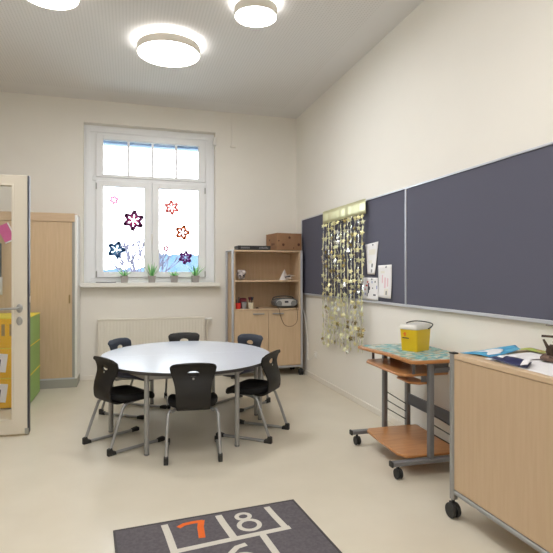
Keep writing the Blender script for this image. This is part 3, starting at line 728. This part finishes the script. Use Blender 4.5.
# ------------------------------------------------------------------ chairs
def chair_proto(ms, mseat):
    o = empty('school_chair')
    # shell: profile points (y, z)
    prof = [(-.055, .352), (-.13, .348), (-.195, .375), (-.216, .43), (-.216, .485), (-.200, .535), (-.180, .58), (-.174, .62), (-.186, .665), (-.210, .698)]
    pw = [.10, .112, .12, .122, .125, .132, .145, .158, .167, .164]
    pc = [.0, .0, .004, .012, .018, .020, .018, .015, .012, .010]
    sp = smooth_path([(y, z, w) for (y, z), w in zip(prof, pw)], 6)
    cc = smooth_path([(q, 0, 0) for q in pc], 6)
    ns = len(sp)-1; nu = 36
    def F(u, s):
        s = max(0, min(.9999, s)); i = int(s*ns); t = s*ns-i; p = sp[i].lerp(sp[i+1], t); c = cc[i].x*(1-t)+cc[i+1].x*t
        wd = p.z; e = (s-.90)/.10
        if e > 0: wd = wd*(.70+.30*math.sqrt(max(0, 1-e*e)))
        xx = (u*2-1)
        return (xx*wd, p.x + c*xx*xx*1.0, p.y - (.010*xx**4 if s > .9 else 0)*1.0)
    # handle slot centre in (u,s)
    uc, s0, ru, rs = .5, .768, .145, .058
    vs = []; nv = 72
    mb = bmesh.new(); grid = []
    for j in range(nv+1):
        row = []
        for i in range(nu+1): row.append((i/nu, j/nv))
        grid.append(row)
    inside = lambda u, s: ((u-uc)/ru)**2 + ((s-s0)/rs)**2 < 1
    cells = [(i, j) for j in range(nv) for i in range(nu) if not inside((i+.5)/nu, (j+.5)/nv)]
    hole = {(i, j) for j in range(nv) for i in range(nu) if inside((i+.5)/nu, (j+.5)/nv)}
    bvs = {}
    for (i, j) in hole:
        for (a, b_) in ((i, j), (i+1, j), (i, j+1), (i+1, j+1)):
            nb = [(a-1, b_-1), (a, b_-1), (a-1, b_), (a, b_)]
            if any(q not in hole for q in nb):
                u, s = grid[b_][a]; k = math.hypot((u-uc)/ru, (s-s0)/rs) or 1
                bvs[(a, b_)] = (uc+(u-uc)/k, s0+(s-s0)/k)
    vm = {}
    def V(a, b_):
        if (a, b_) not in vm:
            u, s = bvs.get((a, b_), grid[b_][a]); vm[(a, b_)] = mb.verts.new(F(u, s))
        return vm[(a, b_)]
    for (i, j) in cells: mb.faces.new((V(i, j), V(i+1, j), V(i+1, j+1), V(i, j+1)))
    me = bpy.data.meshes.new('backrest'); mb.to_mesh(me); mb.free(); me.materials.append(ms)
    for p in me.polygons: p.use_smooth = True
    b = bpy.data.objects.new('backrest', me); COL.objects.link(b); b.parent = o
    q = b.modifiers.new('solid', 'SOLIDIFY'); q.thickness = .012; q.offset = 0; q.use_even_offset = False
    q = b.modifiers.new('bev', 'BEVEL'); q.width = .003; q.segments = 2; q.limit_method = 'ANGLE'; q.angle_limit = math.radians(50)
    # rivet mark
    pz = F(.5, .675); MB().box(-.007, .007, pz[1]-.010, pz[1]-.0045, pz[2]-.008, pz[2]+.008).build('rivet', M['plinth'], b, bevel=.003)
    # seat: thick pad
    st = MB(); N = 44; K = 9
    def outline(a):
        x = math.cos(a); y = math.sin(a)
        wx = .188 - .055*max(0, -y)**1.5
        return (wx*abs(x)**.78*(1 if x >= 0 else -1), .012 + (.205 if y > 0 else .20)*abs(y)**.80*(1 if y >= 0 else -1))
    rings = [(.0, .402, 0), (.35, .400, 0), (.62, .402, 0), (.82, .410, 0), (.93, .414, 0), (.985, .405, 0), (1.0, .390, 0), (.985, .372, 0), (.92, .358, 0), (.7, .352, 0), (.35, .352, 0), (0.0, .352, 0)]
    vs = []
    for (k, z, _) in rings:
        for i in range(N):
            x, y = outline(2*PI*i/N); yy = y*k
            zz = z + (-.9*max(0, y*k-.10)**1.35) + (.22*max(0, -yy-.09)**1.2)
            vs.append((x*k, yy, zz))
    fs = [(r_*N+i, r_*N+(i+1) % N, (r_+1)*N+(i+1) % N, (r_+1)*N+i) for r_ in range(len(rings)-1) for i in range(N)]
    st.add(vs, fs); st.build('seat', mseat, o, smooth=60)
    for sx in (-1, 1):
        path = fillet([(sx*.075, .05, .338), (sx*.115, -.06, .338), (sx*.178, -.135, .325), (sx*.190, -.245, .016), (sx*.190, .195, .014)], .055, 8)
        # sharper floor bend
        path = fillet([(sx*.075, .07, .341), (sx*.125, -.07, .339), (sx*.180, -.135, .318)], .04, 5)[:-1] + fillet([(sx*.180, -.135, .318), (sx*.190, -.243, .030), (sx*.190, -.235, .0135), (sx*.190, .20, .0135)], .02, 5)
        lg = MB(); lg.tube(smooth_path(path, 2), .0115, 12); lo = lg.build('leg', M['silver'], o)
        cp = MB(); cp.prism([(-.262, .0), (-.195, .0), (-.200, .027), (-.222, .032), (-.232, .058), (-.262, .050)], -.0155, .0155)
        cp.v = [Vector((sx*.190+v.z, v.x, v.y)) for v in cp.v]
        cp.build('heel_cap', M['black'], lo, bevel=.004)
        cp = MB(); cp.prism([(.165, .0), (.232, .0), (.236, .022), (.222, .036), (.198, .034), (.165, .026)], -.0155, .0155)
        cp.v = [Vector((sx*.190+v.z, v.x, v.y)) for v in cp.v]
        cp.build('toe_cap', M['black'], lo, bevel=.004)
    mt = MB(); mt.box(-.09, .09, -.02, .085, .332, .354); mt.build('seat_mount', M['black'], o, bevel=.008)
    return o
GR = 'school chairs around the round table'
pA = chair_proto(M['shell'], M['seat']); pB = chair_proto(M['navyshell'], M['navyseat'])
chairs = [
 (pA, .463, 3.80, math.radians(-6), 'charcoal chair with oval handle slot whose back faces the viewer, in front of the table'),
 (None, -.024, 4.157, math.radians(31-90), 'charcoal chair at the round table on the side of the glass door'),
 (None, .995, 4.10, math.radians(141-90), 'charcoal chair on the cart side of the table, turned to the table in side view'),
 (None, .570, 5.28, math.radians(180), 'dark chair straight across the table with its back to the radiator'),
 (pB, .055, 5.045, math.radians(-36-90), 'slate chair with navy seat behind the table, facing it from the radiator end'),
 (None, 1.082, 5.015, math.radians(217-90), 'slate chair with navy seat behind the table in front of the shelf cabinet doors')]
for i, (p, x, y, rz, lab) in enumerate(chairs):
    c = p if p else copy_tree(pA if i < 4 else pB)
    c.location = (x, y, 0); c.rotation_euler.z = rz; tag(c, lab, 'chair', GR)

# ------------------------------------------------------------------ rug
rg = empty('number_rug', (.426, 2.758, 0), math.radians(4.3)); tag(rg, 'grey hopscotch rug with white lines and an orange seven', 'rug')
HW = .502
MB().box(-HW, HW, -1.9, 0, .0, .008).build('rug_pile', M['rug'], rg, bevel=.002)
e = MB(); ring_ = [(-HW-.004, -HW+.008, -1.9, .004), (HW-.008, HW+.004, -1.9, .004)]
for a in ring_: e.box(*a, .0, .010)
e.box(-HW, HW, -.008, .004, 0, .010); e.box(-HW, HW, -1.904, -1.892, 0, .010); e.build('rug_binding', M['rugedge'], rg, bevel=.002)
def stroke(mb, pts, w, z=.0085, closed=False):
    P = [Vector((x, y, 0)) for x, y in pts]; vs = []
    n = len(P)
    for i in range(n):
        a = P[i-1] if (i > 0 or closed) else P[0]; b = P[(i+1) % n] if (i < n-1 or closed) else P[-1]
        t = (b-a).normalized(); nn = Vector((-t.y, t.x, 0))*w/2
        vs += [(*(P[i]-nn).xy, z), (*(P[i]+nn).xy, z)]
    fs = [(2*i, 2*((i+1) % n), 2*((i+1) % n)+1, 2*i+1) for i in range(n if closed else n-1)]
    mb.add(vs, fs)
ln = MB()
XL, XM, XR = -.245, .055, .325; YR = -.293
stroke(ln, [(XL-.005, -.03), (XL, -.14), (XL+.003, YR), (XL-.005, -.55), (XL, -.85), (XL+.004, -1.15)], .036)
stroke(ln, [(XM-.012, -.03), (XM-.008, -.12), (XM, -.22), (XM+.006, YR)], .038)
stroke(ln, [(XR, -.03), (XR+.006, -.15), (XR+.018, YR)], .036)
stroke(ln, [(XL-.01, YR-.015), (0, YR-.005), (XR+.04, YR+.005)], .036, .0087)
stroke(ln, [(.205, YR), (.21, -.5), (.2, -.85)], .036)
stroke(ln, [(-.10, -.58), (.1, -.585), (.23, -.58)], .036, .0087)
stroke(ln, [(XL-.01, -.85), (0, -.845), (.24, -.85)], .036, .0087)
stroke(ln, [(XL-.01, -1.15), (0, -1.145), (.24, -1.15)], .036, .0087)
ln.build('court_line', M['rugwhite'], rg, smooth=0)
sv = MB()
stroke(sv, [(-.185, -.085), (-.15, -.062), (-.10, -.058), (-.05, -.062)], .028)
stroke(sv, [(-.055, -.052), (-.075, -.12), (-.090, -.23)], .034, .0087)
sv.build('number_seven', M['rugorange'], rg, smooth=0)
ov = lambda cx, cy, a, b_: [(cx+a*math.cos(2*PI*i/24), cy+b_*math.sin(2*PI*i/24)) for i in range(24)]
n8 = MB(); stroke(n8, ov(.168, -.090, .036, .034), .024, closed=True); stroke(n8, ov(.172, -.190, .054, .054), .026, .0087, closed=True)
n8.build('number_eight', M['rugwhite'], rg, smooth=0)
n6 = MB(); stroke(n6, ov(.05, -.49, .055, .05), .030, closed=True); stroke(n6, [(-.005, -.48), (.01, -.415), (.05, -.375), (.10, -.365)], .032, .0087)
n6.build('number_six', M['rugwhite'], rg, smooth=0)

# ------------------------------------------------------------------ computer cart
ca = empty('rolling_cart', (1.933, 3.21, 0), math.radians(-2.3)); tag(ca, 'beech and grey metal rolling computer cart standing against the wall', 'cart')
YN, YF = -.315, .355   # near and far frames
for Y in (YN, YF):
    b = MB(); b.box(-.28, .30, Y-.022, Y+.022, .085, .115); ro = b.build('foot_rail', M['dsilver'], ca, bevel=.006)
    MB().box(-.292, -.278, Y-.024, Y+.024, .082, .118).build('end_cap', M['black'], ro, bevel=.004)
    for X in (0.0, .20):
        p = MB(); p.box(X-.017, X+.017, Y-.022, Y+.022, .115, .748); po = p.build('post', M['dsilver'], ca, bevel=.007)
    sg = 1 if Y > 0 else -1
    for k in range(3):
        rr = MB(); rr.tube([(.005, Y-.002, .407-k*.064), (.195, Y-.002, .290-k*.062)], .0038, 8); rr.build('side_rod', M['black'], ca)
    for X in (-.235, .265): caster(ca, X, Y, .034, .04, .088)
b = MB(); rp = [(-.20, -.33), (.26, -.33), (.26, .33), (-.18, .33), (-.215, .25), (-.225, 0), (-.215, -.28)]
b.box(.03, .26, YN+.0225, YF-.0225, .115, .133)
b.prism([(-.195, -.22), (-.16, -.29), (.03, YN+.0225), (.03, YF-.0225), (-.155, .325), (-.185, .28), (-.195, .1)], .115, .133)
b.build('base_shelf', M['beech'], ca, bevel=.004)
def plate(z0, z1, pts, name, mt, bev=.006): return MB().prism(pts, z0, z1).build(name, mt, ca, bevel=bev)
top = [(-.165, -.34), (-.125, -.365), (.32, -.365), (.32, .405), (-.175, .405), (-.222, .375), (-.205, .2), (-.165, 0)]
plate(.748, .772, top, 'cart_top', M['beech'])
cl = MB(); cl.prism([(x*.93+.012, y*.965) for x, y in top], .772, .7735)
cl.build('patterned_cover', M['oilcloth'], ca, smooth=0)
kb = [(-.205, -.24), (-.16, -.292), (.15, -.292), (.15, .33), (-.16, .33), (-.205, .25)]
plate(.655, .672, kb, 'keyboard_shelf', M['beech'])
plate(.598, .614, [(-.12, -.25), (-.07, -.29), (-.005, -.29), (-.005, -.03), (-.06, -.03), (-.12, -.07)], 'mouse_tray', M['beech'])
b = MB(); b.box(-.05, -.01, -.285, -.28, .614, .655); b.box(-.05, -.01, -.045, -.04, .614, .655); b.build('tray_bracket', M['dsilver'], ca)
for Y in (YN+.0245, .330):
    b = MB(); b.box(.03, .15, Y-.002, Y+.002, .672, .748); b.box(-.12, -.10, Y-.002, Y+.002, .672, .748); b.build('drawer_slide', M['dsilver'], ca)
b = MB(); b.box(.19, .205, YN+.0225, YF-.0225, .305, .385); b.box(.186, .209, YN+.0225, YF-.0225, .301, .311); b.build('back_panel', M['darkbeam'], ca, bevel=.003)
b = MB(); b.box(.03, .17, YN-.002, YN+.010, .690, .712); b.build('side_bar', M['dsilver'], ca)
# bucket
bk = empty('yellow_bucket', (2.035, 3.262, .7742), math.radians(25)); tag(bk, 'square yellow bucket with white lid and black handle on the cart', 'bucket')
def rrect(a, b_, r, n=5):
    P = []
    for (cx, cy, w0) in ((a-r, b_-r, 0), (-a+r, b_-r, PI/2), (-a+r, -b_+r, PI), (a-r, -b_+r, 1.5*PI)):
        for i in range(n+1): w = w0+PI/2*i/n; P.append((cx+r*math.cos(w), cy+r*math.sin(w)))
    return P
def loft(mb, secs, mi=None):
    n = len(secs[0][0]); vs = [(x, y, z) for pts, z in secs for x, y in pts]
    fs = [(k*n+i, k*n+(i+1) % n, (k+1)*n+(i+1) % n, (k+1)*n+i) for k in range(len(secs)-1) for i in range(n)]
    fs += [tuple(range(n))[::-1], tuple((len(secs)-1)*n+i for i in range(n))]
    mb.add(vs, fs, mi)
BA, BB = .102, .077
b = MB(); loft(b, [(rrect(BA*.87, BB*.87, .02), 0), (rrect(BA*.97, BB*.97, .02), .160)]); b.build('bucket_body', M['yellow'], bk)
b = MB(); loft(b, [(rrect(BA*1.0, BB*1.0, .022), .158), (rrect(BA*1.03, BB*1.03, .022), .163), (rrect(BA*1.03, BB*1.03, .022), .171), (rrect(BA*.93, BB*.93, .02), .190), (rrect(BA*.90, BB*.90, .02), .192)]); b.build('bucket_lid', M['lid'], bk)
b = MB(); b.tube(smooth_path([(BA*.4, -BB*1.05, .160), (BA*.7, -BB*1.12, .170), (BA*1.15, -BB*.9, .190), (BA*1.18, 0, .202), (BA*.9, BB*.8, .204), (BA*.0, BB*.7, .203), (-BA*.55, BB*.5, .200)]), .0042, 8)
b.build('handle', M['black'], bk)
b = MB(); b.box(-BA*.955-.003, -BA*.955, .012, .040, .122, .128); b.box(-BA*.95-.003, -BA*.95, .018, .030, .108, .137)
b.build('printed_mark', M['redmark'], bk)
b = MB(); b.box(-BA*.94-.003, -BA*.94, -.008, .046, .092, .098)
b.build('lettering_line', M['inkdark'], bk)

# ------------------------------------------------------------------ low cabinet with wooden back, cut by the frame
BX0, BX1, BY0, BY1, BZ = 1.692, 2.235, .95, 2.375, .90
be = empty('mobile_cabinet', (BX0, BY1, 0)); tag(be, 'long low birch cabinet on castors with a silver corner post and rail', 'cabinet')
L = BY1-BY0; W = BX1-BX0
b = MB(); b.box(.008, .024, -L+.03, -.036, .165, .872); b.build('back_panel', M['birch'], be)
b = MB(); b.box(.036, W-.036, -.024, -.008, .165, .872); b.build('side_panel', M['birch'], be)
b = MB(); b.box(.036, W-.036, -L+.008, -L+.024, .165, .872); b.build('side_panel', M['birch'], be)
b = MB(); b.box(.026, W-.02, -L+.03, -.026, .150, .165); b.box(.026, W-.02, -L+.03, -.026, .50, .516); b.build('shelf_board', M['birch_h'], be)
for i in range(2):
    y0 = -L+.04+i*(L-.08)/2; dd = MB().box(W-.02, W-.004, y0, y0+(L-.08)/2-.004, .165, .872).build('door', M['birch'], be, bevel=.002)
b = MB(); b.box(.004, W, -L-.0, -.038, .874, .900); b.box(.040, W, -.038, -.003, .874, .900); b.build('top_board', M['birch_h'], be, bevel=.003)
for (px, py) in ((.017, -.018), (W-.018, -.018), (.017, -L+.018), (W-.018, -L+.018)):
    p = MB()
    zt = .900 if px < .1 else .873
    p.M = Matrix.Translation((px, py, 0)); loft(p, [(rrect(.017, .017, .008), .105), (rrect(.017, .017, .008), zt)]); po = p.build('post', M['silver'], be)
    if zt > .88:
        q = MB(); q.box(px-.019, px+.019, py-.019, py+.019, .900, .908); q.build('post_cap', M['black'], po, bevel=.003)
    caster(be, px, py+.005, .041, .05, .108)
for (x, ya, yb) in ((.018, -L+.036, -.036), (W-.018, -L+.036, -.036)):
    b = MB(); b.tube([(x, ya, .145), (x, yb, .145)], .014, 14); b.build('bottom_rail', M['silver'], be)
for y in (-.018, -L+.018):
    b = MB(); b.tube([(.035, y, .145), (W-.035, y, .145)], .014, 14); b.build('bottom_rail', M['silver'], be)

# papers and craft on the low cabinet
def lying(name, quad, mt, lab, amp=.01, z=BZ+.001, seed=1, cat='paper', lift=None):
    rr = random.Random(seed); ph = [rr.uniform(0, 6) for _ in range(4)]; P = [Vector((*q, 0)) for q in quad]
    def fn(u, v):
        q = P[0].lerp(P[1], u).lerp(P[3].lerp(P[2], u), v)
        zz = z + amp*(.5+.5*math.sin(u*5+ph[0])*math.cos(v*4+ph[1]))
        if lift: zz += lift(u, v)
        return (q.x, q.y, zz)
    o = MB().sheet(fn, 20, 16).build(name, mt, solid=.0012); tag(o, lab, cat); return o, fn
o, fn = lying('picture_sheet', [(1.755, 2.365), (1.80, 2.185), (2.06, 2.25), (2.13, 2.37)], M['seapic'], 'blue and white wavy picture sheet lying on the low cabinet beside its corner post', .008, seed=3, lift=lambda u, v: .022*v*v)
b = MB(); 
def fw(u, v):
    q = Vector(fn(.12+.72*u, .22+.35*v+.12*math.sin(u*4.5))); return (q.x, q.y, q.z+.0018)
b.sheet(fw, 14, 6); b.build('white_shape', M['paper'], o, solid=.0008)
o, fn = lying('large_white_sheet', [(1.752, 2.16), (1.72, 1.62), (2.00, 1.62), (2.15, 2.25)], M['paper'], 'large white sheet of paper under the navy wrapper and the twig model', .003, seed=5)
o, fn = lying('wrapper', [(1.740, 2.12), (1.735, 1.855), (1.86, 1.96), (1.87, 2.17)], M['navypaper'], 'crumpled glossy navy wrapper with white print on the low cabinet', .008, z=BZ+.008, seed=8, cat='wrapper', lift=lambda u, v: .016*math.sin(PI*v)*math.sin(PI*u)**.5 if 0 < u < 1 else 0)
b = MB()
def fw2(u, v):
    q = Vector(fn(.16+.17*u, .22+.55*v)); return (q.x, q.y, q.z+.002)
def fw3(u, v):
    q = Vector(fn(.82+.18*u, .05+.9*v)); return (q.x, q.y, q.z+.002+.012*u)
b.sheet(fw2, 6, 8); b.sheet(fw3, 6, 8); b.build('white_print', M['paper'], o, solid=.0008)
o, fn = lying('leaf_sheet', [(2.11, 2.34), (2.13, 2.08), (2.225, 2.08), (2.225, 2.35)], M['leafpic'], 'green and brown leaf-patterned sheet at the wall side of the low cabinet', .010, seed=11, z=BZ+.006)
o, fn = lying('pale_sheet', [(1.90, 2.20), (1.90, 2.05), (2.10, 2.05), (2.12, 2.24)], M['paper'], 'plain white sheet between the sea picture and the leaf sheet', .004, seed=12, z=BZ+.0055)
# twig model
tm = empty('twig_model', (2.06, 1.965, BZ+.0115)); tag(tm, 'dark craft model of charred twigs on a bark slab on the low cabinet', 'craft model')
b = MB(); loft(b, [([(.098*math.cos(a)*(1+.08*math.sin(3*a)), .10*math.sin(a)*(1+.07*math.cos(5*a))) for a in [2*PI*i/28 for i in range(28)]], .0), ([(.10*math.cos(a)*(1+.09*math.sin(3*a+.4)), .103*math.sin(a)) for a in [2*PI*i/28 for i in range(28)]], .012), ([(.093*math.cos(a)*(1+.08*math.sin(4*a)), .09*math.sin(a)) for a in [2*PI*i/28 for i in range(28)]], .024)])
b.build('bark_slab', M['brownbase'], tm)
rr = random.Random(21)
for i in range(16):
    a = rr.uniform(0, 2*PI); r = rr.uniform(.0, .075); p0 = Vector((r*math.cos(a), r*math.sin(a), .022)); dv = Vector((rr.uniform(-.5,.5), rr.uniform(-.5,.5), 1)).normalized()*rr.uniform(.05, .095)
    b = MB(); b.tube([p0, p0+dv*.5+Vector((rr.uniform(-.006,.006),)*3), p0+dv], [rr.uniform(.009,.014), .009, .005], 7); b.build('twig', M['bark'], tm)
for i in range(7):
    a = 2*PI*i/7; b = MB(); blob(b, (.065*math.cos(a), .06*math.sin(a), .045), .022, 1, 1, 1.1, .3, i, 12, 8); b.build('cone', M['bark'], tm)
b = MB(); b.tube([(.0, .0, .02), (.005, .01, .16)], [.009, .006], 8); b.tube([(-.09, .05, .118), (.07, -.11, .112)], .006, 7); b.build('mast', M['bark'], tm)
b = MB(); b.M = Matrix.Translation((.005, .0, .160)) @ Matrix.Rotation(.75, 4, 'Z') @ Matrix.Rotation(.10, 4, 'X'); b.box(-.014, .014, -.105, .085, 0, .006); b.build('cross_stick', M['greystick'], tm, bevel=.002)

# ------------------------------------------------------------------ light and camera
wd = bpy.data.worlds.new('sky'); sc.world = wd; wd.use_nodes = True
bg = wd.node_tree.nodes['Background']; bg.inputs[0].default_value = (.86,.93,1.0,1); bg.inputs[1].default_value = 10
cam = bpy.data.cameras.new('camera'); co = bpy.data.objects.new('camera', cam); COL.objects.link(co); sc.camera = co
cam.sensor_width = 36; cam.lens = 500/553*36; cam.clip_start = .05; cam.clip_end = 500
yaw = math.atan2(147.5, 500)
co.location = (0, 0, 1.34); co.rotation_euler = (PI/2, 0, -yaw)
cam.shift_y = -(276.5-273.5)/553
sc.view_settings.view_transform = 'Standard'; sc.view_settings.look = 'None'; sc.view_settings.gamma = 1; sc.view_settings.exposure = .17
sc.view_settings.use_curve_mapping = False
sc.cycles.use_denoising = True
sc.cycles.max_bounces = 10; sc.cycles.diffuse_bounces = 6; sc.cycles.transparent_max_bounces = 12
sc.cycles.caustics_reflective = False; sc.cycles.caustics_refractive = False
sc.cycles.sample_clamp_indirect = 6
